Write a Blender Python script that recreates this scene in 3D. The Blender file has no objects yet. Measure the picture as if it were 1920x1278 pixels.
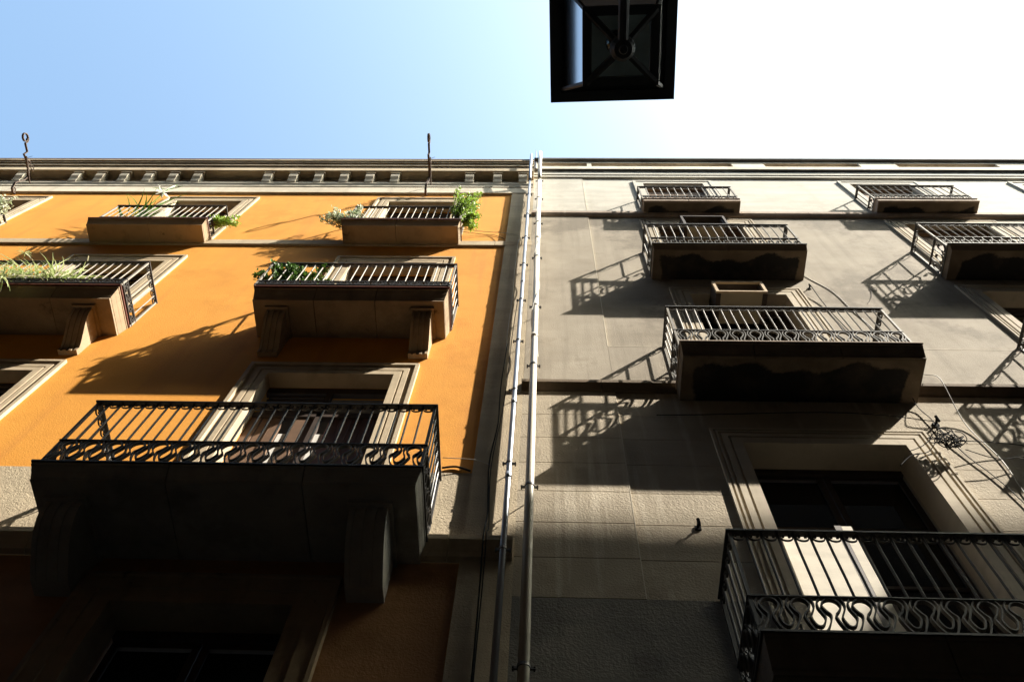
import bpy, bmesh, math, random
from mathutils import Vector, Matrix
random.seed(7)
S = bpy.context.scene
COL = S.collection

# ------------------------------------------------------------------ camera, sky, sun, exposure
cam_d = bpy.data.cameras.new("camera"); cam = bpy.data.objects.new("camera", cam_d); COL.objects.link(cam)
cam_d.sensor_width = 36.0; cam_d.lens = 36.0 * 1632.4 / 1920.0
cam_d.clip_start = 0.05; cam_d.clip_end = 500.0
_z = Vector((65.545, 731.925, -1632.4)).normalized()
_a = (Vector((1, 0, 0)) - _z * _z.x).normalized(); _b = _z.cross(_a)
_x = _a * math.cos(-0.0056325) + _b * math.sin(-0.0056325); _y = _z.cross(_x)
cam.matrix_world = Matrix.Translation((0, -4.1, 1.6)) @ Matrix((_x, _y, _z)).to_4x4()
S.camera = cam

SUN = Vector((2.65, -1.0, 3.08)).normalized()
w = bpy.data.worlds.new("World"); S.world = w; w.use_nodes = True
wn = w.node_tree; bg = wn.nodes["Background"]
sky = wn.nodes.new("ShaderNodeTexSky"); sky.sky_type = 'NISHITA'; sky.sun_disc = False
sky.sun_elevation = math.asin(SUN.z); sky.sun_rotation = math.atan2(SUN.x, SUN.y)
sky.altitude = 0; sky.air_density = 1.0; sky.dust_density = 3.8; sky.ozone_density = 0.4
tint = wn.nodes.new("ShaderNodeMix"); tint.data_type = 'RGBA'; tint.blend_type = 'MULTIPLY'; tint.inputs[0].default_value = 1
tint.inputs[7].default_value = (1.0, 1.14, 1.07, 1)      # the camera's white balance, the same over the whole sky
wn.links.new(sky.outputs[0], tint.inputs[6]); wn.links.new(tint.outputs[2], bg.inputs[0]); bg.inputs[1].default_value = 0.125
sun_d = bpy.data.lights.new("sun", 'SUN'); sun = bpy.data.objects.new("sun", sun_d); COL.objects.link(sun)
sun_d.energy = 5.0; sun_d.angle = math.radians(0.5); sun_d.color = (1.0, 0.93, 0.82)
sun.rotation_euler = SUN.to_track_quat('Z', 'Y').to_euler(); sun.location = SUN * 60
S.view_settings.view_transform = 'Standard'; S.view_settings.look = 'None'
S.view_settings.gamma = 1.0; S.view_settings.use_curve_mapping = False
S.view_settings.exposure = 1.75
S.cycles.max_bounces = 8; S.cycles.diffuse_bounces = 4

# ------------------------------------------------------------------ materials
def nodes_mat(name):
    m = bpy.data.materials.new(name); m.use_nodes = True
    nt = m.node_tree; b = nt.nodes["Principled BSDF"]
    return m, nt, b
def N(nt, t, **k):
    n = nt.nodes.new(t)
    for a, v in k.items(): setattr(n, a, v)
    return n
def coords(nt, scale=(1, 1, 1)):
    g = N(nt, "ShaderNodeNewGeometry"); mp = N(nt, "ShaderNodeMapping")
    mp.inputs["Scale"].default_value = scale
    nt.links.new(g.outputs["Position"], mp.inputs["Vector"]); return mp.outputs[0]
def noise(nt, vec, scale, detail=6, rough=.6):
    n = N(nt, "ShaderNodeTexNoise"); n.inputs["Scale"].default_value = scale
    n.inputs["Detail"].default_value = detail; n.inputs["Roughness"].default_value = rough
    nt.links.new(vec, n.inputs["Vector"]); return n.outputs["Fac"]
def ramp(nt, fac, lo, hi):
    r = N(nt, "ShaderNodeMapRange"); r.inputs["From Min"].default_value = lo; r.inputs["From Max"].default_value = hi
    r.clamp = True; nt.links.new(fac, r.inputs["Value"]); return r.outputs[0]
def mix(nt, fac, a, b):
    m = N(nt, "ShaderNodeMix", data_type='RGBA')
    if isinstance(fac, (int, float)): m.inputs[0].default_value = fac
    else: nt.links.new(fac, m.inputs[0])
    for i, c in ((6, a), (7, b)):
        if isinstance(c, tuple): m.inputs[i].default_value = (*c, 1)
        else: nt.links.new(c, m.inputs[i])
    return m.outputs[2]
def bump(nt, b, h, strength, dist):
    n = N(nt, "ShaderNodeBump"); n.inputs["Strength"].default_value = strength; n.inputs["Distance"].default_value = dist
    nt.links.new(h, n.inputs["Height"]); nt.links.new(n.outputs[0], b.inputs["Normal"])
def plaster(name, c1, c2, stain=(.05, .045, .04), streak=.35, mott=.86, band=.72, grain=90, gs=.5, gd=.004, patch=None, streak_lo=.52, rough=.9):
    """mottled render: two tones, vertical rain streaks, fine grain"""
    m, nt, b = nodes_mat(name)
    p = coords(nt); ps = coords(nt, (5, 5, .35)); ph = coords(nt, (.5, .5, 3))
    base = mix(nt, ramp(nt, noise(nt, p, 1.3), .35, .65), c1, c2)
    base = mix(nt, ramp(nt, noise(nt, ph, 1.6), .42, .75), base, tuple(x * band for x in c1))
    base = mix(nt, ramp(nt, noise(nt, p, .55, 8, .7), .52, .60), base, tuple(x * mott for x in c2))
    f = N(nt, "ShaderNodeMath", operation='MULTIPLY'); nt.links.new(ramp(nt, noise(nt, ps, 1.0), streak_lo, .8), f.inputs[0]); f.inputs[1].default_value = streak
    base = mix(nt, f.outputs[0], base, stain)
    if patch:
        base = mix(nt, ramp(nt, noise(nt, p, patch[0], 8, .65), patch[1], patch[1] + .05), base, patch[2])
    nt.links.new(base, b.inputs["Base Color"]); b.inputs["Roughness"].default_value = rough
    b.inputs["Specular IOR Level"].default_value = .2
    h = N(nt, "ShaderNodeMath", operation='ADD')
    nt.links.new(noise(nt, p, grain, 3, .7), h.inputs[0])
    h2 = N(nt, "ShaderNodeMath", operation='MULTIPLY'); nt.links.new(noise(nt, ps, 8, 4), h2.inputs[0]); h2.inputs[1].default_value = .22
    nt.links.new(h2.outputs[0], h.inputs[1])
    bump(nt, b, h.outputs[0], gs, gd)
    return m
M = {}
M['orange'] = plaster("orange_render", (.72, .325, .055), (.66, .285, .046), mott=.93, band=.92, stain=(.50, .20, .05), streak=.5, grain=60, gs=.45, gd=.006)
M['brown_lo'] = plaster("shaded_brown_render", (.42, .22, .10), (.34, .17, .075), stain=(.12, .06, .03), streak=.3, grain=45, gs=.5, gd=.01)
M['pilaster'] = plaster("beige_stucco", (.52, .43, .30), (.44, .36, .25), stain=(.12, .1, .08), streak=.35, grain=55, gs=.7, gd=.011)
M['trim'] = plaster("pale_frieze_stone", (.66, .60, .48), (.55, .48, .37), stain=(.2, .16, .12), streak=.4, grain=60, gs=.3)
M['stone'] = plaster("brown_carved_stone", (.40, .30, .19), (.30, .22, .14), stain=(.07, .05, .035), streak=.5, grain=60, gs=.45, patch=(2.2, .62, (.10, .075, .05)))
M['frame_o'] = plaster("weathered_window_stone", (.55, .45, .31), (.42, .33, .22), stain=(.1, .08, .06), streak=.4, grain=60, gs=.5)
M['cream'] = plaster("cream_top_storey", (.54, .51, .445), (.48, .45, .385), stain=(.36, .31, .24), streak=.3, grain=60, gs=.35, gd=.008)
M['grey_hi'] = plaster("warm_grey_render", (.385, .335, .262), (.265, .225, .17), stain=(.11, .092, .07), streak=.5, streak_lo=.50, band=.84, mott=.80, grain=60, gs=.5, gd=.007)
M['grey_lo'] = plaster("lower_grey_render", (.46, .39, .29), (.33, .28, .205), stain=(.68, .60, .48), streak=.85, grain=52, gs=.7, gd=.010, streak_lo=.55)
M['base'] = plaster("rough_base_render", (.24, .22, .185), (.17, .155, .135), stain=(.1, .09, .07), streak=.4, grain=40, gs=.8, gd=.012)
M['ledge'] = plaster("pinkish_ledge_stone", (.42, .33, .26), (.34, .26, .2), stain=(.1, .08, .06), streak=.5, grain=60, gs=.5)
M['sooty'] = plaster("sooty_slab_stone", (.20, .155, .11), (.14, .105, .075), stain=(.04, .03, .025), streak=.5, grain=45, gs=.7, gd=.01)
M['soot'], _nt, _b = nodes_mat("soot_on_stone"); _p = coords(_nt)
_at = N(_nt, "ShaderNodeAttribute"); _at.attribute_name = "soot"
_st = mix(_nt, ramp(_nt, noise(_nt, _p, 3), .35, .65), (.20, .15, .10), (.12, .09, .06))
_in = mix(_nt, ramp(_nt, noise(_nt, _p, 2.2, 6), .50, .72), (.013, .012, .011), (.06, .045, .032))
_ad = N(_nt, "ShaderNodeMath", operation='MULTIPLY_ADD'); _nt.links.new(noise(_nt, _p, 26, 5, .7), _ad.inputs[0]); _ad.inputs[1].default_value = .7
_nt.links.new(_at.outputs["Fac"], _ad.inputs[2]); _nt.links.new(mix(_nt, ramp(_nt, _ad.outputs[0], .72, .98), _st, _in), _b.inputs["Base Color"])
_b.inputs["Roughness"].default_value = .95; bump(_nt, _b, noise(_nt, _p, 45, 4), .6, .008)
M['stone_grey'] = plaster("grey_carved_stone", (.42, .39, .34), (.31, .29, .25), stain=(.06, .055, .045), streak=.4, grain=50, gs=.6, gd=.01)
M['dark_ledge'] = plaster("dark_ledge_stone", (.19, .135, .085), (.12, .09, .06), stain=(.04, .03, .02), streak=.5, grain=45, gs=.7)
M['coping'] = plaster("weathered_coping", (.16, .15, .135), (.09, .085, .08), stain=(.05, .05, .045), streak=.4, grain=45)
M['frame_g'] = plaster("grey_window_stone", (.56, .49, .38), (.48, .41, .31), stain=(.14, .12, .09), streak=.35, grain=60, gs=.5)
M['brick'] = plaster("brick_panel", (.36, .15, .09), (.28, .12, .07), stain=(.05, .04, .035), streak=.3, grain=25, gs=.8, gd=.02, patch=(3, .6, (.06, .05, .045)))
M['roofing'] = plaster("dark_roof_edge", (.10, .085, .07), (.06, .05, .045), grain=30)
M['concrete'] = plaster("opposite_render", (.07, .065, .06), (.05, .045, .04), grain=20)
M['asphalt'] = plaster("asphalt", (.05, .05, .05), (.04, .04, .04), grain=30, streak=0)
M['white_board'] = plaster("white_painted_board", (.72, .67, .57), (.66, .61, .51), streak=.1, grain=35, gs=.35, gd=.004)
def simple(name, col, rough=.6, metal=0, spec=.5, var=.25, sc=12, bumpy=0):
    m, nt, b = nodes_mat(name); p = coords(nt)
    base = mix(nt, ramp(nt, noise(nt, p, sc), .3, .7), col, tuple(x * (1 - var) for x in col))
    nt.links.new(base, b.inputs["Base Color"]); b.inputs["Roughness"].default_value = rough
    b.inputs["Metallic"].default_value = metal; b.inputs["Specular IOR Level"].default_value = spec
    if bumpy: bump(nt, b, noise(nt, p, 120, 3), bumpy, .002)
    return m
M['iron'] = simple("black_painted_iron", (.035, .033, .03), .55, 0, .5, .4, 40, .3)
M['iron_pale'] = simple("weathered_grey_iron", (.28, .255, .215), .6, 0, .4, .35, 30, .3)
M['iron_mid'] = simple("dull_grey_iron", (.085, .078, .066), .6, 0, .4, .4, 30, .3)
M['rust'] = simple("rust_red_edge", (.16, .05, .03), .8, 0, .3, .5, 30, .4)
M['rusty_iron'] = simple("rusty_wrought_iron", (.10, .065, .045), .75, 0, .3, .5, 60, .4)
M['zinc'] = simple("galvanised_steel", (.36, .385, .42), .42, .8, .5, .12, 6)
M['pvc'] = simple("cream_painted_pipe", (.55, .50, .40), .4, 0, .5, .08, 4)
M['clamp'] = simple("dark_clamp_metal", (.09, .085, .08), .45, .6, .5, .3, 40)
M['cable_dark'] = simple("black_cable", (.012, .012, .012), .8, 0, .1)
M['cable_pale'] = simple("grey_cable", (.4, .38, .33), .6)
M['wood_dark'] = simple("dark_stained_wood", (.06, .04, .03), .6, 0, .4, .4, 8)
M['wood_brown'] = simple("brown_shutter_wood", (.17, .10, .06), .65, 0, .3, .3, 6)
M['wood_red'] = simple("red_brown_shutter_wood", (.13, .05, .035), .6, 0, .4, .35, 6)
M['wood_light'] = simple("bleached_box_wood", (.58, .44, .28), .7, 0, .3, .25, 9)
M['blind'] = simple("flat_brown_blind", (.20, .125, .075), .7, 0, .3, .15, 5)
M['panel_pale'] = simple("pale_plywood", (.42, .36, .25), .7, 0, .3, .15, 5)
M['curtain'] = simple("white_curtain", (.7, .68, .62), .9, 0, .1, .1, 5)
M['interior'] = simple("unlit_room", (.03, .027, .024), .9)
M['terracotta'] = simple("terracotta_pot", (.42, .17, .09), .8, 0, .3, .3, 12)
M['lamp_inside'] = simple("grey_lamp_reflector", (.75, .82, .78), .6)
M['lantern'] = simple("black_lantern_paint", (.06, .063, .062), .6, 0, .6, .2, 20)
def leafm(name, a, b2, trans=.35):
    m, nt, b = nodes_mat(name); p = coords(nt)
    c = mix(nt, ramp(nt, noise(nt, p, 14), .35, .65), a, b2)
    nt.links.new(c, b.inputs["Base Color"]); b.inputs["Roughness"].default_value = .45
    tr = N(nt, "ShaderNodeBsdfTranslucent"); nt.links.new(c, tr.inputs[0])
    ms = N(nt, "ShaderNodeMixShader"); ms.inputs[0].default_value = trans
    nt.links.new(b.outputs[0], ms.inputs[1]); nt.links.new(tr.outputs[0], ms.inputs[2])
    nt.links.new(ms.outputs[0], nt.nodes["Material Output"].inputs[0]); return m
M['leaf_dark'] = leafm("jade_leaf", (.06, .14, .02), (.10, .20, .03), .2)
M['leaf_lime'] = leafm("lime_leaf", (.20, .36, .03), (.34, .46, .08))
M['leaf_var'] = leafm("variegated_leaf", (.78, .80, .66), (.14, .24, .07))
M['leaf_straw'] = leafm("pale_strap_leaf", (.60, .60, .34), (.26, .38, .10))
M['leaf_blade'] = leafm("green_blade_leaf", (.10, .22, .03), (.16, .30, .05))
M['petal'] = leafm("white_petal", (.8, .8, .74), (.7, .7, .6))
M['stem'] = simple("woody_stem", (.09, .06, .035), .8)
M['stem_pale'] = simple("pale_runner_stem", (.45, .42, .22), .7)
def glassm(name, tint, rough=.03, alpha=.35):
    m, nt, b = nodes_mat(name)
    gl = N(nt, "ShaderNodeBsdfGlossy"); gl.inputs["Roughness"].default_value = rough
    tr = N(nt, "ShaderNodeBsdfTransparent"); tr.inputs[0].default_value = (*tint, 1)
    fr = N(nt, "ShaderNodeFresnel"); fr.inputs[0].default_value = 1.5
    ms = N(nt, "ShaderNodeMixShader"); nt.links.new(fr.outputs[0], ms.inputs[0])
    nt.links.new(tr.outputs[0], ms.inputs[1]); nt.links.new(gl.outputs[0], ms.inputs[2])
    nt.links.new(ms.outputs[0], nt.nodes["Material Output"].inputs[0]); return m
M['glass'] = glassm("window_glass", (.35, .36, .36))
M['glass_lamp'] = glassm("dusty_lantern_glass", (.80, .88, .90), .15)

# ------------------------------------------------------------------ helpers
def empty(name, loc, parent=None):
    o = bpy.data.objects.new(name, None); COL.objects.link(o)
    loc = Vector(loc); o["_w"] = tuple(loc)
    if parent is not None:
        o.parent = parent; o.location = loc - Vector(parent["_w"])
    else: o.location = loc
    o.empty_display_size = .2
    return o
def tag(o, label=None, cat=None, group=None, kind=None):
    if label: o["label"] = label
    if cat: o["category"] = cat
    if group: o["group"] = group
    if kind: o["kind"] = kind
    return o
class MB:
    def __init__(s): s.v = []; s.f = []
    def add(s, vs, fs):
        n = len(s.v); s.v += [tuple(p) for p in vs]; s.f += [tuple(i + n for i in f) for f in fs]; return s
    def box(s, x0, y0, z0, x1, y1, z1):
        return s.add([(x0, y0, z0), (x1, y0, z0), (x1, y1, z0), (x0, y1, z0), (x0, y0, z1), (x1, y0, z1), (x1, y1, z1), (x0, y1, z1)],
                     [(0, 3, 2, 1), (4, 5, 6, 7), (0, 1, 5, 4), (1, 2, 6, 5), (2, 3, 7, 6), (3, 0, 4, 7)])
    def tube(s, pts, r, n=6, r1=None):
        pts = [Vector(p) for p in pts]; rings = []; up = None
        for i, p in enumerate(pts):
            t = (pts[min(i + 1, len(pts) - 1)] - pts[max(i - 1, 0)]).normalized()
            if up is None: up = t.orthogonal().normalized()
            up = (up - t * up.dot(t));
            if up.length < 1e-5: up = t.orthogonal()
            up.normalize(); sd = t.cross(up)
            rr = r if r1 is None else r + (r1 - r) * i / (len(pts) - 1)
            rings.append([p + (up * math.cos(a) + sd * math.sin(a)) * rr for a in [2 * math.pi * k / n for k in range(n)]])
        vs = [q for ring in rings for q in ring]; fs = []
        for i in range(len(pts) - 1):
            for k in range(n): a = i * n + k; b = i * n + (k + 1) % n; fs.append((a, b, b + n, a + n))
        fs.append(tuple(range(n - 1, -1, -1))); fs.append(tuple((len(pts) - 1) * n + k for k in range(n)))
        return s.add(vs, fs)
    def ribbon(s, path, th, y0, y1):
        """flat bar bent along a path in the x-z plane, y0..y1 deep"""
        P = [Vector((p[0], 0, p[1])) for p in path]; vs = []
        for i, p in enumerate(P):
            t = (P[min(i + 1, len(P) - 1)] - P[max(i - 1, 0)]).normalized(); nrm = Vector((-t.z, 0, t.x)) * th / 2
            for q, y in ((p + nrm, y0), (p - nrm, y0), (p - nrm, y1), (p + nrm, y1)): vs.append((q.x, y, q.z))
        fs = []
        for i in range(len(P) - 1):
            for k in range(4): a = i * 4 + k; b = i * 4 + (k + 1) % 4; fs.append((a, b, b + 4, a + 4))
        fs += [(3, 2, 1, 0), tuple((len(P) - 1) * 4 + k for k in range(4))]
        return s.add(vs, fs)
    def extrude_x(s, prof, x0, x1):
        """closed y-z profile extruded along x"""
        n = len(prof); vs = [(x0, p[0], p[1]) for p in prof] + [(x1, p[0], p[1]) for p in prof]
        return s.add(vs, [(i, (i + 1) % n, n + (i + 1) % n, n + i) for i in range(n)] + [tuple(range(n - 1, -1, -1)), tuple(range(n, 2 * n))])
    def build(s, name, mat, parent=None, origin=None, smooth=False):
        o3 = Vector(origin) if origin is not None else (Vector(parent["_w"]) if parent is not None else Vector((0, 0, 0)))
        me = bpy.data.meshes.new(name); me.from_pydata([tuple(Vector(v) - o3) for v in s.v], [], s.f)
        bm = bmesh.new(); bm.from_mesh(me); bmesh.ops.recalc_face_normals(bm, faces=bm.faces); bm.to_mesh(me); bm.free()
        me.materials.append(M[mat] if isinstance(mat, str) else mat)
        if smooth:
            for p in me.polygons: p.use_smooth = True
        o = bpy.data.objects.new(name, me); COL.objects.link(o); o["_w"] = tuple(o3)
        if parent is not None: o.parent = parent; o.location = o3 - Vector(parent["_w"])
        else: o.location = o3
        return o
def place(src, parent, loc, rotz=0):
    """another object sharing the mesh of src at world position loc"""
    o = bpy.data.objects.new(src.name.split('.')[0], src.data); COL.objects.link(o); o.parent = parent
    o.location = Vector(loc) - Vector(parent["_w"]); o.rotation_euler = (0, 0, rotz); o["_w"] = tuple(loc); return o
def bx(name, mat, parent, *c): return MB().box(*c).build(name, mat, parent)
def holed_wall(x0, x1, z0, z1, holes, yf, yb):
    """a wall slab with rectangular openings and their reveals"""
    xs = sorted({x0, x1, *[min(max(h[k], x0), x1) for h in holes for k in (0, 1)]})
    zs = sorted({z0, z1, *[min(max(h[k], z0), z1) for h in holes for k in (2, 3)]})
    def solid(i, j):
        if i < 0 or j < 0 or i >= len(xs) - 1 or j >= len(zs) - 1: return False
        cx = (xs[i] + xs[i + 1]) / 2; cz = (zs[j] + zs[j + 1]) / 2
        return not any(h[0] < cx < h[1] and h[2] < cz < h[3] for h in holes)
    m = MB(); V = {}
    def vi(i, j, y):
        k = (i, j, y)
        if k not in V: V[k] = len(m.v); m.v.append((xs[i], y, zs[j]))
        return V[k]
    for i in range(len(xs) - 1):
        for j in range(len(zs) - 1):
            if not solid(i, j): continue
            m.f.append((vi(i, j, yf), vi(i + 1, j, yf), vi(i + 1, j + 1, yf), vi(i, j + 1, yf)))
            m.f.append((vi(i, j, yb), vi(i, j + 1, yb), vi(i + 1, j + 1, yb), vi(i + 1, j, yb)))
            for di, dj, p, q in ((-1, 0, (i, j), (i, j + 1)), (1, 0, (i + 1, j), (i + 1, j + 1)), (0, -1, (i, j), (i + 1, j)), (0, 1, (i, j + 1), (i + 1, j + 1))):
                if not solid(i + di, j + dj): m.f.append((vi(*p, yf), vi(*q, yf), vi(*q, yb), vi(*p, yb)))
    return m

# ------------------------------------------------------------------ setting: street and opposite side
tag(MB().box(-85, -4.9, -.2, 85, .6, 0).build("street", 'asphalt'), kind='structure')
tag(MB().box(-300, -300, -.6, 300, 300, -.21).build("ground", 'asphalt'), kind='structure')
opp = empty("opposite_building", (0, -4.9, 0))
tag(opp, "plain rendered building across the alley behind the camera", "building")
om = MB()
om.box(-40, -16, 0, 45, -4.9, 20.7)
om.build("wall", 'concrete', opp)
for a, b, h in ((-40, 12.85, 22.08), (12.85, 15.1, 22.42), (16.1, 45, 22.5)):  # unseen roofline, its gap shaped to send a sunbeam onto the white board
    bx("parapet", 'concrete', opp, a, -5.2, 20.702, b, -4.9, h)

for x_a, x_b, lb in ((-80, -16.01, "plain terrace continuing the alley beyond the orange house"), (XE := 13.01, 80, "plain terrace continuing the alley beyond the grey house")):  # unseen rest of the terrace, added to cut horizon light in the shade
    nb_ = empty("neighbour_building", ((x_a + x_b) / 2, 0, 0)); tag(nb_, lb, "building"); bx("wall", 'concrete', nb_, x_a, .02, 0, x_b, 9, 18.6)
for x_a, x_b, lb in ((-83, -80.01, "unseen block added at the far left alley end against horizon light"), (80.01, 83, "unseen block added at the far right alley end against horizon light")):  # unseen blocks, added to keep the bright horizon out of the alley
    nb_ = empty("end_sky_blocker", ((x_a + x_b) / 2, -2, 0)); tag(nb_, lb, "building"); bx("wall", 'concrete', nb_, x_a, -16, 0, x_b, 9, 19)
for x_a, x_b, lb in ((-80, -40.01, "rendered terrace across the alley at its left end"), (45.01, 80, "rendered terrace across the alley at its right end")):  # unseen lengths of the opposite side, added to narrow the open sky
    nb_ = empty("opposite_terrace", ((x_a + x_b) / 2, -4.9, 0)); tag(nb_, lb, "building"); bx("wall", 'concrete', nb_, x_a, -16, 0, x_b, -4.9, 20.7)

# ------------------------------------------------------------------ orange building
OB = empty("orange_building", (-8, 0, 0)); YO = .03
tag(OB, "orange rendered apartment house with pale stone trim and iron balconies", "building")
# openings: x0,x1,z0,z1 and stone frame width
WO = dict(A0=(-10.54, -9.34, 14.55, 16.84), A1=(-6.67, -5.46, 14.55, 16.84), A2=(-2.80, -1.59, 14.55, 16.84),
          B1=(-6.79, -5.53, 11.2, 13.5), B2=(-2.80, -1.54, 11.2, 13.5),
          C1=(-6.85, -5.5, 6.98, 9.87), C2=(-2.95, -1.58, 6.98, 9.87), D2=(-3.0, -1.70, 3.2, 6.28))
hO = [tuple(v) for v in WO.values()]
holed_wall(-16, -.6, 8.0, 17.40, hO, YO, .33).build("wall", 'orange', OB)
for a, b in ((-16, -6.85), (-5.5, -2.95), (-1.58, -.6)): bx("stucco_band", 'pilaster', OB, a, YO - .002, 7.0, b, .33, 8.0)
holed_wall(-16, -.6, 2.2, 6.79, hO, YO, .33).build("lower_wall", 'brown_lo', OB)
bx("frieze_band", 'trim', OB, -16, -.012, 17.40, -.2, .33, 17.75)
bx("attic_wall", 'frame_o', OB, -16, -.0095, 17.75, -.2, .33, 18.90)
bx("pilaster", 'pilaster', OB, -.6, 0, 2.2, -.2, .33, 17.398)
bx("roof", 'roofing', OB, -16, .0, 18.902, -.2, 8, 18.94)
bx("side_wall", 'interior', OB, -16, .33, 0, -15.7, 8, 18.9)
bx("ground_floor_wall", 'orange', OB, -16, .02, 0, -.2, .33, 2.198)
# cornice mouldings, stepped outward: (y front, z0, z1)
for i, (yf, a, b) in enumerate(((-.05, 17.94, 18.02), (-.19, 18.385, 18.665), (-.222, 18.667, 18.785), (-.252, 18.787, 18.86), (-.28, 18.862, 18.95))):
    if i == 0: prof = [(-.013, 17.80), (-.022, 17.81), (-.026, 17.88), (-.04, 17.92), (yf, a), (yf, b), (-.011, b)]
    else: prof = [(-.01, a), (yf + .012, a), (yf, a + .012), (yf, b - .006), (yf + .004, b), (-.01, b)]
    MB().extrude_x(prof, -16, -.215).build("cornice_moulding", 'trim' if i in (0,) else 'frame_o', OB)
bx("gutter_edge", 'rust', OB, -16, -.288, 18.952, -.215, -.2, 18.985)
corb = MB(); cw = .16
corb.extrude_x([(-.012, 17.98), (-.055, 17.98), (-.075, 18.02), (-.095, 18.10), (-.13, 18.17), (-.145, 18.24), (-.145, 18.383), (-.012, 18.383)], -cw / 2, cw / 2)
cx0 = corb.build("corbel", 'trim', OB, origin=(-10.32, 0, 0))
# corb built about x=0: shift its vertices to local
cx0.data.transform(Matrix.Translation((-10.32, 0, 0)))
for x in (-9.2, -8.72, -8.24, -7.75, -7.26, -6.78, -5.39, -4.89, -4.39, -3.89, -3.39, -2.9, -1.45, -.91, -.42, -11.3, -11.8):
    place(cx0, OB, (x, 0, 0))
corbcap = MB().box(-.10, -.165, 18.315, .10, -.012, 18.384).build("corbel_cap", 'frame_o', OB, origin=(-11.3, 0, 0)); corbcap.data.transform(Matrix.Translation((-11.3, 0, 0)))
for x in (-10.32, -9.2, -8.72, -8.24, -7.75, -7.26, -6.78, -5.39, -4.89, -4.39, -3.89, -3.39, -2.9, -1.45, -.91, -.42, -11.8):
    place(corbcap, OB, (x, 0, 0))
def course(parent, name, mat, prof, segs, gap=.006):
    for a, b in zip(segs[:-1], segs[1:]):
        MB().extrude_x(prof, a + gap / 2, b - gap / 2).build(name, mat, parent)
def irregular(a, b, mean, rnd):
    xs = [a]
    while xs[-1] < b - mean * 1.4: xs.append(xs[-1] + mean * rnd.uniform(.8, 1.2))
    return xs + [b]
R1 = random.Random(3)
course(OB, "string_course_stone", 'frame_o', [(.035, 14.29), (.006, 14.29), (-.004, 14.305), (-.004, 14.50), (.004, 14.52), (.035, 14.525)], irregular(-14, -.19, .55, R1))
course(OB, "ledge_stone", 'frame_o', [(.02, 6.78), (-.03, 6.79), (-.04, 6.83), (-.07, 6.9), (-.082, 6.93), (-.082, 6.985), (.02, 6.998)], irregular(-14, -.21, .62, R1))

def window_frame(par, mat, o, steps, y0, dr=.3):
    """stepped stone architrave round an opening: sides and head, mitred; steps = [(u, y)] outward from the opening"""
    x0, x1, z0, z1 = o; vs = []; fs = []
    pr = [(-.006, dr), (-.006, steps[0][1])] + steps[1:] + [(steps[-1][0], y0)]
    def seg(pts_a, pts_b):
        n = len(vs); vs.extend(pts_a); vs.extend(pts_b); k = len(pts_a)
        for i in range(k): fs.append((n + i, n + (i + 1) % k, n + k + (i + 1) % k, n + k + i))
        fs.append(tuple(n + i for i in range(k - 1, -1, -1))); fs.append(tuple(n + k + i for i in range(k)))
    out = []
    for which in range(3):
        vs, fs = [], []
        if which == 0: seg([(x0 - u, y, z0) for u, y in pr], [(x0 - u, y, z1 + u) for u, y in pr])
        if which == 1: seg([(x0 - u, y, z1 + u) for u, y in pr], [(x1 + u, y, z1 + u) for u, y in pr])
        if which == 2: seg([(x1 + u, y, z1 + u) for u, y in pr], [(x1 + u, y, z0) for u, y in pr])
        out.append(MB().add(vs, fs).build(("jamb_stone", "lintel_stone", "jamb_stone")[which], mat, par))
    return out
def glazed_leaf(par, x0, x1, z0, z1, y, wood, nrow, fw=.055, panel=.0, glass='glass'):
    """a door leaf: stiles and rails, glazing bars, panes"""
    m = MB().box(x0, y, z0, x0 + fw, y + .045, z1).box(x1 - fw, y, z0, x1, y + .045, z1).box(x0 + fw, y, z1 - fw, x1 - fw, y + .045, z1).box(x0 + fw, y, z0, x1 - fw, y + .045, z0 + fw * 2)
    m.build("leaf_frame", wood, par)
    zs = [z0 + fw * 2 + panel + (z1 - fw - z0 - fw * 2 - panel) * i / nrow for i in range(nrow + 1)]
    for i in range(1, nrow): bx("glazing_bar", wood, par, x0 + fw, y + .005, zs[i] - .016, x1 - fw, y + .04, zs[i] + .016)
    for i in range(nrow): bx("pane", glass, par, x0 + fw + .001, y + .02, zs[i] + .017, x1 - fw - .001, y + .026, zs[i + 1] - .017)
    if panel: bx("lower_panel", wood, par, x0 + fw + .001, y + .012, z0 + fw * 2 + .001, x1 - fw - .001, y + .03, zs[0] - .018)
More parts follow.
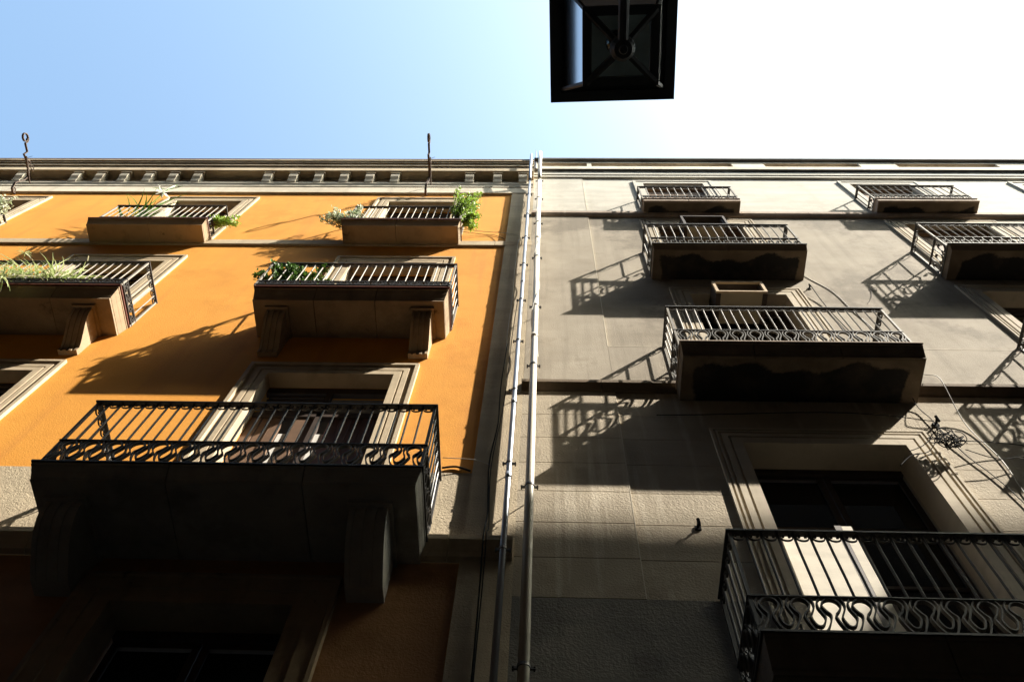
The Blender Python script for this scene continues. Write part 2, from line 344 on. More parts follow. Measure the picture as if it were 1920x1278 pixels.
def window(bld, o, fmat, steps, yw, depth, kind, label=None):
    x0, x1, z0, z1 = o; wn_ = empty("window", ((x0 + x1) / 2, yw, z0), bld)
    if label: wn_["label"] = label
    window_frame(wn_, fmat, o, steps, yw, min(depth - .035, .31))
    d = depth; xm = (x0 + x1) / 2
    if kind == 'glazed':
        bx("door_frame", 'wood_dark', wn_, x0 + .002, d - .03, z1 - .07, x1 - .002, d + .05, z1 - .002)
        glazed_leaf(wn_, x0 + .01, xm - .004, z0 + .01, z1 - .075, d, 'wood_dark', 4)
        glazed_leaf(wn_, xm + .004, x1 - .01, z0 + .01, z1 - .075, d, 'wood_dark', 4)
    if kind == 'open':
        bx("door_frame", 'wood_dark', wn_, x0 + .002, d - .02, z1 - .09, x1 - .002, d + .05, z1 - .002)
        bx("transom", 'panel_pale', wn_, x0 + .002, d + .02, z1 - .62, x1 - .002, d + .05, z1 - .58)
        glazed_leaf(wn_, x0 + .01, xm - .004, z0 + .01, z1 - .64, d + .01, 'wood_dark', 3)
    if kind == 'blind':
        nb = 2
        bx("blind_box", 'blind', wn_, x0 + .002, d - .05, z1 - .16, x1 - .002, d + .03, z1 - .002)
        for k in range(nb):
            a = x0 + (x1 - x0) * k / nb; b = x0 + (x1 - x0) * (k + 1) / nb
            bx("shutter_leaf", 'blind', wn_, a + .006, d, z0 + .01, b - .006, d + .03, z1 - .162)
    return wn_
FO = [(0, .006), (.07, .006), (.072, .024), (.088, .024), (.09, .006), (.145, .006), (.148, .022), (.195, .022), (.20, -.008), (.24, -.008)]
for k, kind in (("A0", "open"), ("A1", "open"), ("A2", "open"), ("B1", "glazed"), ("B2", "open")):
    window(OB, WO[k], 'frame_o', FO, YO, .24, kind)
window(OB, WO['C1'], 'frame_o', FO, YO, .2, 'glazed')
window(OB, WO['D2'], 'stone', [(0, .0), (.12, .0), (.125, -.012), (.24, -.012), (.25, -.025), (.28, -.025)], YO, .3, 'glazed')
# the window with folding brown shutters, white curtain behind the middle
x0, x1, z0, z1 = WO['C2']
wc = empty("window", ((x0 + x1) / 2, YO, z0), OB); wc["label"] = "balcony door with brown folding shutter boards and a bit of white curtain"
window_frame(wc, 'frame_o', WO['C2'], FO, YO, .185)
bx("door_frame", 'wood_dark', wc, x0 + .002, .19, z1 - .12, x1 - .002, .25, z1 - .002)
bx("transom", 'wood_dark', wc, x0 + .002, .19, z1 - .62, x1 - .002, .25, z1 - .54)
for k in range(5): bx("fanlight_slat", 'wood_dark', wc, x0 + .05, .2, z1 - .52 + k * .08, (x0 + x1) / 2 - .03, .225, z1 - .52 + k * .08 + .035)
bx("mullion", 'wood_dark', wc, (x0 + x1) / 2 - .03, .19, z0, (x0 + x1) / 2 + .03, .25, z1 - .121)
nb = 12; wd = (x1 - x0) / nb
for k in range(nb):
    a = x0 + wd * k
    if k in (3, 6): continue
    mt = 'wood_brown' if k < 7 else 'wood_red'
    MB().box(a + .005, .205 + .012 * (k % 2), z0 + .02, a + wd - .005, .235 + .012 * (k % 2), z1 - .63).build("shutter_board", mt, wc)
for k in (3, 6):
    a = x0 + wd * k; MB().box(a + .004, .232, z0 + .02, a + wd - .004, .236, z1 - .9).build("curtain", 'curtain', wc)

# ------------------------------------------------------------------ grey building
GB = empty("grey_building", (6, 0, 0))
tag(GB, "grey and cream rendered apartment house with soot stained balconies", "building")
WG = dict(G1a=(1.88, 3.03, 16.1, 18.2), G1b=(5.80, 6.94, 16.1, 18.2), G1c=(9.02, 10.15, 16.1, 18.2),
          G2a=(1.82, 3.2, 13.0, 15.5), G2b=(5.83, 7.16, 13.0, 15.5), G3=(1.9, 3.15, 9.6, 12.28), G3b=(5.70, 6.98, 9.6, 12.45),
          G4=(1.82, 3.29, 5.38, 8.52))
hG = list(WG.values()); XR = 13
YP, YR = 0.0, .014                         # pier face, recessed panel face
holed_wall(.735, XR, 15.92, 18.60, hG, YR, .35).build("top_storey_wall", 'cream', GB)
bx("top_storey_pier", 'cream', GB, -.2, YP, 15.92, .733, .35, 18.598)
holed_wall(.735, XR, 10.62, 15.90, hG, YR, .35).build("wall", 'grey_hi', GB)
bx("pier", 'grey_hi', GB, -.2, YP - .001, 9.52, .733, .35, 15.90)
holed_wall(.735, XR, 9.52, 10.618, hG, YP, .35).build("apron_band", 'grey_hi', GB)
# sloping sill between panel and band
MB().extrude_x([(YP + .001, 10.6185), (YR + .001, 10.634), (YR + .02, 10.6185)], .735, 1.6).build("band_bevel", 'grey_hi', GB)
MB().extrude_x([(YP + .001, 10.6185), (YR + .001, 10.634), (YR + .02, 10.6185)], 3.5, XR).build("band_bevel", 'grey_hi', GB)
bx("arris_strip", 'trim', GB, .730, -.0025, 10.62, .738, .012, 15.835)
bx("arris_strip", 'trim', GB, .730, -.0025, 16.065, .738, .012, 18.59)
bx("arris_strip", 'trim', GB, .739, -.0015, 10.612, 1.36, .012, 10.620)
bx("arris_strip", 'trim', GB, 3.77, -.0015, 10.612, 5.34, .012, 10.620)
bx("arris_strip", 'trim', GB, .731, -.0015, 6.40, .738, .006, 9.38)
# incised courses below the second ledge: each course a shallow panel over a backing wall
holed_wall(.735, XR, 6.40, 9.50, hG, YR + .006, .35).build("backing_wall", 'grey_lo', GB)
bx("pier_backing", 'grey_lo', GB, -.2, YP + .007, 6.40, .733, .35, 9.50)
zc = [6.40, 6.84, 7.275, 7.71, 8.15, 8.585, 9.02, 9.50]; g = .0035
for a, b in zip(zc[:-1], zc[1:]):
    bx("render_course", 'grey_lo', GB, -.2, YP, a + g, .737, YP + .0068, b - g)
    for xa, xb in ((.739, 1.575), (3.56, XR)):
        top = b - g
        if xa < 1 or True:
            bx("render_course", 'grey_lo', GB, xa, YR, a + g, xb, YR + .0058, top)
bx("course_over_window", 'grey_lo', GB, 1.577, YR + .0005, 8.80, 3.558, YR + .0055, 9.498)
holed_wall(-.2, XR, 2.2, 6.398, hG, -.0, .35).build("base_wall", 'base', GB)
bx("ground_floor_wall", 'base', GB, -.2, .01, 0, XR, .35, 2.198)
bx("roof", 'roofing', GB, -.2, .0, 19.55, XR, 8, 19.6)
bx("side_wall", 'interior', GB, XR - .3, .35, 0, XR, 8, 19.5)
bx("party_wall", 'interior', GB, -.22, .34, 0, -.05, 8, 19.5)
course(GB, "ledge_stone", 'ledge', [(.03, 15.90), (-.02, 15.90), (-.035, 15.93), (-.044, 15.96), (-.05, 15.965), (-.05, 16.07), (.02, 16.08)], [-.22] + irregular(.35, XR, .48, R1))
course(GB, "lower_ledge_stone", 'dark_ledge', [(.03, 9.50), (-.012, 9.505), (-.03, 9.55), (-.05, 9.59), (-.061, 9.60), (-.061, 9.655), (.02, 9.67)], [-.22] + irregular(.6, XR, .9, R1))
# cornice, parapet with recessed brick panels, coping
for yf, a, b in ((-.03, 18.60, 18.73), (-.046, 18.733, 18.99), (-.098, 18.993, 19.22)):
    MB().extrude_x([(.1, a), (yf, a), (yf, b), (.1, b)], -.22, XR).build("cornice_moulding", 'cream' if yf > -.05 else 'trim', GB)
MB().extrude_x([(-.047, 18.94), (-.097, 18.99), (-.047, 18.992)], -.22, XR).build("cove", 'coping', GB)
pan = [(-.1, .86), (.95, 3.80), (4.45, 6.36), (7.1, 9.1), (9.8, 11.8)]
prev = -.22
for a, b in pan:
    bx("parapet_pier", 'trim', GB, prev, -.098, 19.222, a, .2, 19.50)
    bx("recessed_panel", 'brick', GB, a + .001, -.035, 19.222, b - .001, .19, 19.50); prev = b
bx("parapet_pier", 'trim', GB, prev, -.098, 19.222, XR, .2, 19.50)
bx("upper_band", 'trim', GB, -.22, -.10, 19.502, XR, .2, 19.60)
MB().extrude_x([(.2, 19.602), (-.115, 19.602), (-.16, 19.63), (-.165, 19.70), (.2, 19.70)], -.22, XR).build("coping", 'coping', GB)
FG = [(0, -.012), (.075, -.012), (.077, .006), (.093, .006), (.095, -.012), (.145, -.012), (.147, .006), (.17, .006), (.172, -.012), (.19, -.012), (.193, .004), (.21, .004), (.212, -.014), (.235, -.014)]
FG1 = [(0, -.006), (.12, -.006), (.125, -.018), (.18, -.018)]
for k in ("G1a", "G1b", "G1c"): window(GB, WG[k], 'cream', FG1, YR, .12, 'blind')
for k in ("G2a", "G2b"): window(GB, WG[k], 'frame_g', FG, YR, .14, 'blind')
window(GB, WG['G3'], 'frame_g', FG, YR, .25, 'glazed', "balcony door with dark glazing under the wooden box")
window(GB, WG['G3b'], 'frame_g', FG, YR, .25, 'glazed')
w4 = window(GB, WG['G4'], 'frame_g', [(0, -.012), (.09, -.012), (.092, .008), (.11, .008), (.112, -.012), (.165, -.012), (.167, .008), (.19, .008), (.192, -.012), (.21, -.012), (.213, .006), (.23, .006), (.232, -.014), (.255, -.014)], YR, .3, 'glazed', "lowest balcony door with glazing bars and one white board leaning in front")
bx("white_board", 'white_board', w4, 1.90, .15, 5.40, 2.36, .175, 7.38)
bx("leaf_edge", 'wood_dark', w4, 2.362, .15, 5.40, 2.415, .19, 7.5)
bx("white_board", 'white_board', w4, 2.42, .155, 5.40, 2.50, .175, 7.5)

# ------------------------------------------------------------------ balconies
def scroll_pts(P, H, n=28, skew=.22):
    A = P * .30; pts = []
    for i in range(n + 1):
        t = 2 * math.pi * i / n
        z = (1 - math.cos(t)) / 2
        pts.append((P * (i / n) - P / 2 + A * math.sin(2 * t) * .8 + skew * P * (z - .5) * math.sin(t) * .0, z * H))
    return pts
def offset_path(pts, d):
    out = []
    for i, p in enumerate(pts):
        a = pts[max(i - 1, 0)]; b = pts[min(i + 1, len(pts) - 1)]; tx, tz = b[0] - a[0], b[1] - a[1]; L = math.hypot(tx, tz) or 1
        out.append((p[0] - tz / L * d, p[1] + tx / L * d))
    return out
def spiral(cx, cz, r0, a0, turns, n=12, grow=.75):
    return [(cx + r0 * (1 - grow * i / n) * math.cos(a0 + turns * 2 * math.pi * i / n), cz + r0 * (1 - grow * i / n) * math.sin(a0 + turns * 2 * math.pi * i / n)) for i in range(n + 1)]
SCR = {}
def crom(P, k=4):
    out = []
    for i in range(len(P) - 1):
        p0, p1, p2, p3 = P[max(i - 1, 0)], P[i], P[i + 1], P[min(i + 2, len(P) - 1)]
        for j in range(k):
            t = j / k; out.append(tuple(.5 * (2 * p1[c] + (p2[c] - p0[c]) * t + (2 * p0[c] - 5 * p1[c] + 4 * p2[c] - p3[c]) * t * t + (3 * p1[c] - p0[c] - 3 * p2[c] + p3[c]) * t ** 3) for c in (0, 1)))
    return out + [P[-1]]
def wave_scroll(P, H, th, dep_):
    """one repeat of the interlaced running scroll: a mushroom cap over a stem that splits into two bowls"""
    m = MB(); sk = lambda p: (p[0] * P + .16 * P * (p[1] - .5), p[1] * H)
    half = [(-.5, .03), (-.33, .09), (-.17, .28), (-.075, .5), (-.20, .62), (-.31, .78), (-.20, .92), (0, .97)]
    full = half + [(-x, z) for x, z in half[-2::-1]]
    m.ribbon(crom([sk(p) for p in full], 3), th, -dep_ / 2, dep_ / 2)
    for sx in (-1, 1):
        q = [(-.5, .20), (-.38, .25), (-.27, .44), (-.34, .58), (-.44, .74), (-.42, .90), (-.33, .98)]
        m.ribbon(crom([sk((x * -sx, z)) for x, z in q], 3), th, -dep_ / 2 + .001, dep_ / 2 - .001)
    return m
def hook_scroll(P, H, th, dep_):
    """one single hook: a C with an inward curl, as on the smaller balconies"""
    m = MB()
    pts = [(P * .5 - P * .04, H * .98)] + [(P * .02 + P * .42 * math.cos(a), H * .48 + H * .42 * math.sin(a)) for a in [math.radians(40 - 24 * k) for k in range(9)]]
    m.ribbon(pts, th, -dep_ / 2, dep_ / 2)
    s = spiral(P * .0, H * .62, P * .2, math.radians(200), -.9, 9, .6); m.ribbon(s, th, -dep_ / 2, dep_ / 2)
    m.ribbon([(-P * .5, H * .1), (-P * .25, H * .25), (-P * .2, H * .6)], th, -dep_ / 2, dep_ / 2)
    return m
def smile_scroll(P, th, dep_):
    """hanging C between two bars with ball ends"""
    m = MB(); r = P * .40
    pts = [(r * math.cos(a), -P * .12 + P * .34 * math.sin(a)) for a in [math.pi + math.pi * k / 10 for k in range(11)]]
    pts = [(-r * .55, P * .0)] + [(-r * .95, P * .02)] + pts[1:-1] + [(r * .95, P * .02), (r * .55, P * .0)]
    m.ribbon(pts, th, -dep_ / 2, dep_ / 2)
    for sx in (-1, 1): m.box(sx * r * .5 - .008, -dep_ / 2, -.012, sx * r * .5 + .008, dep_ / 2, .010)
    return m
def balcony(bld, name_lbl, xl, xr, d, zs, zt, zm, zh, pitch, big, iron, stone, outs, wave=True, smile=True, edge='rust', yw=0.0, bot=0.0, barm=None, stain=False, railm='iron', lat=.5):
    """xl..xr at the railing, d railing distance from the wall; zs soffit, zt slab top, zm mid rail, zh handrail top"""
    B = empty("balcony", ((xl + xr) / 2, 0, zt), bld)
    if name_lbl: B["label"] = name_lbl
    # slab in stones
    H = zt - zs; so = outs
    tp = min(.028, H * .3); h_ = H - tp; D_ = so - bot
    prof = [(so, 0), (so, -tp), (so - .10 * D_ - .004, -tp - .02 * h_), (so - .50 * D_, -tp - .38 * h_), (so - .58 * D_, -tp - .42 * h_), (so - .92 * D_, -tp - .80 * h_), (bot - .004, -tp - .84 * h_), (bot - .004, -tp - .88 * h_), (bot, -tp - .90 * h_), (bot, -H)]
    n_st = max(2, round((xr - xl) / .85)); rj = random.Random(int(xl * 100))
    xj = [xl] + [xl + (xr - xl) * (i + rj.uniform(-.12, .12)) / n_st for i in range(1, n_st)] + [xr]
    for i in range(n_st):
        vs = []; fs = []
        for o_, dz in prof:
            L = xj[i] - o_ * lat if i == 0 else xj[i] + .004; Rr = xj[i + 1] + o_ * lat if i == n_st - 1 else xj[i + 1] - .004
            vs += [(L, yw, zt + dz), (L, -d - o_, zt + dz), (Rr, -d - o_, zt + dz), (Rr, yw, zt + dz)]
        k = len(prof)
        for a in range(k - 1):
            for c in range(4): fs.append((a * 4 + c, a * 4 + (c + 1) % 4, a * 4 + 4 + (c + 1) % 4, a * 4 + 4 + c))
        fs += [(3, 2, 1, 0), tuple((k - 1) * 4 + c for c in range(4))]
        MB().add(vs, fs).build("slab_stone", stone, B)
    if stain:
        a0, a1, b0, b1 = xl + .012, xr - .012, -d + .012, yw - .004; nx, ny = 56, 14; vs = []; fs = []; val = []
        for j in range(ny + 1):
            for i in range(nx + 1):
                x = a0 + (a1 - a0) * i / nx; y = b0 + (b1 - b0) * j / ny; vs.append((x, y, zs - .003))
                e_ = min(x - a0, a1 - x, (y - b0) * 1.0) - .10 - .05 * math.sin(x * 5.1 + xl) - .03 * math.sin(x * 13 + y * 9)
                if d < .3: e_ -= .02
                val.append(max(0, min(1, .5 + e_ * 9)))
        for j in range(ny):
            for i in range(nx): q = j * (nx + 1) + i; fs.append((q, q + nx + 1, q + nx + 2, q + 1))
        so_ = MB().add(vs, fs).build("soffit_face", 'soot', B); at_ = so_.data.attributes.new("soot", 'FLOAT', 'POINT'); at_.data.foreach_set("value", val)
    # thin edge plate
    e = max(so, -.005) + .012; ex = so * lat + .012; m = MB()
    m.box(xl - ex, -d - e, zt + .001, xr + ex, -d - e + .05, zt + .018).box(xl - ex, -d - e + .05, zt + .001, xl - ex + .04, yw, zt + .018).box(xr + ex - .04, -d - e + .05, zt + .001, xr + ex, yw, zt + .018)
    m.build("edge_plate", edge, B)
    MB().box(xl - ex + .041, -d - e + .051, zt + .001, xr + ex - .041, yw, zt + .015).build("floor_tile", stone, B)
    # rails
    hw = .024 if big else .021; ht = .014
    def rail(nm, z, w_, t_):
        MB().box(xl - w_, -d - w_, z - t_, xr + w_, -d + w_, z).box(xl - w_, -d + w_, z - t_, xl + w_, yw, z).box(xr - w_, -d + w_, z - t_, xr + w_, yw, z).build(nm, railm, B)
    railm = railm or iron
    rail("handrail", zh, hw, ht); rail("middle_rail", zm, hw * .7, .010); rail("bottom_rail", zt + .055, hw * .7, .010)
    if smile: rail("upper_rail", zh - .075 if big else zh - .055, hw * .45, .006) if False else None
    bw = .009 if big else .008
    barm = barm or iron
    # corner and wall posts
    for px, py in ((xl, -d), (xr, -d), (xl, yw - .015), (xr, yw - .015)):
        MB().box(px - .011, py - .011, zt + .016, px + .011, py + .011, zh - ht).build("post", barm, B)
    nF = max(3, round((xr - xl) / pitch)); pF = (xr - xl) / nF
    nS = max(2, round(d / pitch)); pS = (d + yw) / nS
    rw = random.Random(int(xl * 91)); bar = MB().tube([(0, 0, 0), (.0008, -.001, (zh - ht - zm) * .3), (-.0008, .001, (zh - ht - zm) * .7), (0, 0, zh - ht - zm)], bw, 6); key = (round(zh - ht - zm, 3), bw, barm)
    first = None
    def bar_at(x, y):
        nonlocal first
        if first is None:
            first = bar.build("baluster", barm, B, origin=(0, 0, 0), smooth=False)
            first.location = Vector((x, y, zm)) - Vector(B["_w"]); first["_w"] = (x, y, zm); return
        place(first, B, (x, y, zm))
    for i in range(1, nF): bar_at(xl + pF * i, -d)
    for i in range(1, nS):
        for x in (xl, xr): bar_at(x, yw - pS * (nS - i) if False else -d + pS * i)
    # lower scroll band
    hb = zm - .010 - (zt + .055); th = .010 if big else .009; dp = .028 if big else .022
    def row(fn, nm, n, p, z, mat):
        src = fn(p).build(nm, mat, B, origin=(0, 0, 0))
        done = False
        for i in range(n):
            loc = (xl + p * (i + .5), -d, z)
            if not done: src.location = Vector(loc) - Vector(B["_w"]); src["_w"] = loc; done = True
            else: place(src, B, loc)
        return src
    pw = pitch * (1.8 if big else 1.9) if wave else pitch * 1.04
    nW = max(2, round((xr - xl) / pw)); p1 = (xr - xl) / nW
    f1 = (lambda p: wave_scroll(p, hb, th, dp)) if wave else (lambda p: hook_scroll(p, hb, th, dp))
    src = row(f1, "scroll", nW, p1, zt + .055, iron)
    nWs = max(1, round(d / p1)); sc = f1((d + yw) / nWs).build("side_scroll", iron, B, origin=(0, 0, 0)); sc_done = False
    for x, rz in ((xl, -math.pi / 2), (xr, math.pi / 2)):
        for i in range(nWs):
            y = yw - (d + yw) / nWs * (i + .5); loc = (x, y, zt + .055)
            if not sc_done: sc.location = Vector(loc) - Vector(B["_w"]); sc.rotation_euler = (0, 0, rz); sc_done = True
            else: place(sc, B, loc, rz)
    if smile:
        dz = zh - ht - .03
        row(lambda p: smile_scroll(p, .005, .014), "collar_scroll", nF, pF, dz, iron)
        sc2 = smile_scroll(pS, .005, .014).build("side_collar_scroll", iron, B, origin=(0, 0, 0)); dn = False
        for x, rz in ((xl, -math.pi / 2), (xr, math.pi / 2)):
            for i in range(nS):
                loc = (x, -d + pS * (i + .5), dz)
                if not dn: sc2.location = Vector(loc) - Vector(B["_w"]); sc2.rotation_euler = (0, 0, rz); dn = True
                else: place(sc2, B, loc, rz)
    return B
def console(B, xc, wd_, ztop, zbot, dep_, mat, s_curve=True):
    """carved bracket: cap block and S-curved ribbed body"""
    MB().box(xc - wd_ / 2 - .025, -dep_ - .03, ztop - .045, xc + wd_ / 2 + .025, YO, ztop - .002).build("console_cap", mat, B)
    H = ztop - .047 - zbot; pts = [(YO, ztop - .047), (-dep_, ztop - .047)]
    n = 14
    for i in range(1, n + 1):
        t = i / n; y = -dep_ * (1 - t) ** 1.25 * (1 + .35 * math.sin(math.pi * t)) if s_curve else -dep_ * (1 - .78 * t ** 2.5)
        pts.append((y if y < -.035 else -.035, ztop - .047 - H * t))
    pts.append((YO, zbot)); 
    rib = wd_ / 7
    m = MB(); inner = [(min(y + .012, YO), z) if 0 < i < len(pts) - 1 else (y, z) for i, (y, z) in enumerate(pts)]
    for k in range(7): m.extrude_x(pts if k % 2 == 0 else inner, xc - wd_ / 2 + rib * k + .0005, xc - wd_ / 2 + rib * (k + 1) - .0005)
    m.build("console", mat, B)

PO = dict(big=False, iron='iron', stone='stone', outs=.07, bot=.02, wave=False, smile=False, yw=YO, barm='iron_pale')
balcony(OB, None, -10.95, -9.05, .27, 14.33, 14.49, 14.78, 15.45, .108, **PO)
balcony(OB, None, -7.05, -5.26, .27, 14.33, 14.49, 14.78, 15.45, .108, **PO)
balcony(OB, None, -3.08, -1.32, .27, 14.33, 14.49, 14.78, 15.45, .108, **PO)
PB = dict(big=False, iron='iron', stone='stone', outs=-.015, bot=-.08, yw=YO, barm='iron_pale')
b1 = balcony(OB, None, -7.33, -5.00, .52, 10.85, 11.08, 11.26, 11.89, .107, **PB)
b2 = balcony(OB, None, -3.40, -1.10, .52, 10.85, 11.08, 11.25, 11.88, .107, **PB)
for b, xs in ((b1, (-6.97, -5.35)), (b2, (-3.08, -1.39))):
    for xc in xs: console(b, xc, .22, 10.85, 10.30, .34, 'stone')
PC = dict(big=True, iron='iron', stone='stone_grey', outs=.04, bot=-.025, edge='iron', yw=YO)
c2 = balcony(OB, None, -3.69, -.88, .68, 6.77, 6.90, 7.27, 7.89, .099, **PC)
c1 = balcony(OB, None, -7.78, -4.97, .68, 6.77, 6.90, 7.27, 7.89, .099, **PC)
for xc in (-7.5, -5.3): console(c1, xc, .27, 6.77, 6.34, .5, 'stone_grey', False)
for xc in (-3.43, -1.22): console(c2, xc, .27, 6.77, 6.34, .5, 'stone_grey', False)

PG1 = dict(lat=.1, stain=True, big=False, iron='iron_mid', stone='ledge', outs=.02, bot=.02, wave=False, smile=False, edge='ledge', yw=YR, barm='iron_pale')
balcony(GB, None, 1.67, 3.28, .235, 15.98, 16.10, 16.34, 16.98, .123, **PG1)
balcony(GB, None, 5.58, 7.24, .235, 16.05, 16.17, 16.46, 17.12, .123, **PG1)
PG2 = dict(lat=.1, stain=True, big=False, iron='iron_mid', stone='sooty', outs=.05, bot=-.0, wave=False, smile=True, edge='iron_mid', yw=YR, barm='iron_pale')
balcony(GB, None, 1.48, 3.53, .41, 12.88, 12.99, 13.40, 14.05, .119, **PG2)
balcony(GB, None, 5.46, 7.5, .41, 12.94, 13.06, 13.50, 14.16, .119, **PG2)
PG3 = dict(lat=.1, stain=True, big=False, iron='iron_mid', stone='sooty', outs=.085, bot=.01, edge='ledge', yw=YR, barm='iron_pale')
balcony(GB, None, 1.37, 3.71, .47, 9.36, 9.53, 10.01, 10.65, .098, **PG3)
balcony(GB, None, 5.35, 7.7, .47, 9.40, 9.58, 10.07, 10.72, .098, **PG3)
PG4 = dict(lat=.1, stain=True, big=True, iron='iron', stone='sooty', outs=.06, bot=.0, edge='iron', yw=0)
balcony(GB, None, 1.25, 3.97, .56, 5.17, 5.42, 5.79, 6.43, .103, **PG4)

# ------------------------------------------------------------------ pipes
def pipe(name, mat, x, y, r, z0, z1, clamps, label, joints=()):
    P = empty(name, (x, y, z0)); tag(P, label, "pipe")
    MB().tube([(x, y, z0), (x, y, z1)], r, 20).build("pipe_run", mat, P, smooth=True)
    for z in clamps:
        m = MB().tube([(x, y, z - .012), (x, y, z + .012)], r + .006, 20)
        m.box(x - r - .035, y + .0, z - .010, x - r - .003, y + .014, z + .010).box(x + r + .003, y, z - .010, x + r + .035, y + .014, z + .010)
        m.tube([(x - r - .028, y - .01, z), (x - r - .028, y + .03, z)], .006, 6).tube([(x + r + .028, y - .01, z), (x + r + .028, y + .03, z)], .006, 6)
        m.tube([(x, y + r, z), (x, .02, z)], .007, 6)
        m.build("pipe_clamp", 'clamp', P)
    for z in joints:
        MB().tube([(x, y, z - .04), (x, y, z + .04)], r + .004, 20).build("pipe_socket", mat, P, smooth=True)
    return P
pipe("metal_pipe", 'zinc', -.2785, -.112, .024, 0, 17.9, [5.05, 6.78, 7.95, 9.3, 10.5, 11.75, 13.1, 14.35, 15.6, 16.9], "thin shiny grey metal pipe running up the beige pilaster", [7.75, 9.05, 12.4])
pipe("cream_pipe", 'pvc', -.098, -.145, .037, 0, 17.85, [5.6, 7.55, 9.8, 11.45, 13.3, 15.0, 16.5, 17.8], "thick cream painted pipe standing off the joint of both houses", [10.55, 14.2])
# offset tops round the cornices
MB().tube([(-.2785, -.112, 17.9), (-.277, -.17, 18.0), (-.277, -.30, 18.3), (-.275, -.32, 18.7), (-.275, -.32, 19.3)], .025, 16).build("pipe_offset", 'zinc', bpy.data.objects["metal_pipe"], smooth=True)
MB().tube([(-.098, -.145, 17.85), (-.097, -.20, 18.3), (-.097, -.21, 19.2), (-.097, -.21, 20.0)], .037, 16).build("pipe_offset", 'pvc', bpy.data.objects["cream_pipe"], smooth=True)
tag(MB().tube([(-.18, -.1, 19.0), (-.185, -.12, 20.0), (-.2, -.13, 20.6)], .012, 6, .006).build("aerial_rod", 'clamp'), "thin dark rod standing above the roof edge between both pipes", "rod")

# ------------------------------------------------------------------ cables
def cable(pts, r, mat, label, name="cable", parent=None):
    P = [Vector(p) for p in pts]; out = []
    for i in range(len(P) - 1):
        p0 = P[max(i - 1, 0)]; p1 = P[i]; p2 = P[i + 1]; p3 = P[min(i + 2, len(P) - 1)]
        for k in range(5):
            t = k / 5; out.append(.5 * ((2 * p1) + (p2 - p0) * t + (2 * p0 - 5 * p1 + 4 * p2 - p3) * t * t + (3 * p1 - p0 - 3 * p2 + p3) * t ** 3))
    out.append(P[-1]); o = MB().tube(out, r, 5).build(name, mat, parent, smooth=True)
    if label: tag(o, label, "cable")
    return o
cable([(-.40, -.012, 14.55), (-.41, -.014, 13.3), (-.405, -.012, 12), (-.42, -.014, 10.9), (-.405, -.012, 9.9)], .0045, 'cable_pale', "pale cable hanging down the upper pilaster left of the metal pipe")
cable([(-.405, -.03, 10.6), (-.43, -.014, 9.6), (-.42, -.02, 8.8), (-.46, -.02, 8.1), (-.43, -.014, 7.4), (-.43, -.12, 6.95), (-.43, -.03, 6.5), (-.42, -.01, 5.6), (-.42, -.01, 3)], .007, 'cable_dark', "black cable running down the lower pilaster over the stone ledge")
cable([(-.33, -.02, 12.0), (-.36, -.02, 10.8), (-.38, -.03, 9.2), (-.44, -.02, 8.05), (-.41, -.014, 7.2), (-.41, -.12, 6.95), (-.41, -.03, 6.4), (-.40, -.01, 3)], .005, 'cable_dark', "thinner black cable crossing behind the metal pipe towards the ledge")
cable([(-1.33, -.05, 14.95), (-.9, .0, 14.99), (-.62, -.01, 14.9), (-.40, -.012, 14.75), (-.395, -.012, 14.4)], .004, 'cable_pale', "pale cable strung from the lime bush to the pilaster")
cable([(-1.33, -.05, 14.85), (-.95, .01, 14.88), (-.8, .01, 14.86), (-.62, -.01, 14.6)], .004, 'cable_dark', "thin dark cable below the pale one beside the lime bush")
cable([(-.87, -.05, 8.12), (-.58, -.02, 8.14), (-.44, -.02, 8.05)], .004, 'cable_pale', "thin cable from the largest orange balcony to the pilaster")
cable([(-.87, .01, 8.05), (-.75, .015, 8.08), (-.62, .012, 8.01)], .010, 'cable_dark', "short black cable at the bottom edge of the orange wall")
wr = []
for i in range(40):
    a = i * .55; z = 10 + i * .19; wr.append((-.097 + .045 * math.cos(a), -.145 + .045 * math.sin(a), z))
cable(wr, .004, 'cable_pale', "pale cable wound around the thick cream pipe")
cable([(3.52, -.02, 13.6), (3.60, .008, 13.0), (3.79, .008, 12.45), (3.84, .008, 11.8), (3.88, .008, 11.46), (3.95, .004, 10.6), (3.97, -.02, 10.0), (3.96, -.17, 9.6), (3.96, -.16, 9.4), (3.98, -.01, 8.9), (4.03, .0, 8.3), (3.97, .0, 7.6), (3.99, .0, 6.2)], .0045, 'cable_pale', "thin pale cable down the wall right of the middle grey balcony")
cable([(3.64, -.17, 9.62), (3.66, -.02, 9.29), (3.70, -.01, 9.0), (3.71, -.01, 8.72), (3.76, .0, 8.35), (3.84, .0, 8.05), (3.90, .0, 7.66), (3.93, .0, 6.9)], .0045, 'cable_dark', "black cable from the lower ledge past the cable coil")
cable([(1.1, -.005, 9.02), (1.6, -.03, 9.0), (2.6, -.085, 8.97), (3.2, -.07, 8.96), (3.70, -.02, 8.94)], .005, 'cable_dark', "black cable strung above the lowest door to the wall hook")
cable([(4.35, .0, 12.62), (4.40, .008, 12.56), (4.37, .008, 12.48), (4.30, .008, 12.52), (4.33, .008, 12.6), (4.27, .008, 12.36), (4.18, .008, 12.15), (4.10, .008, 12.02)], .0028, 'cable_dark', "thin looped wire end on the bare upper grey wall")
coil = empty("cable_coil", (3.62, -.08, 8.45)); tag(coil, "tangled coil of black cable hung at the corner of the lowest door frame", "cable")
rc = random.Random(5)
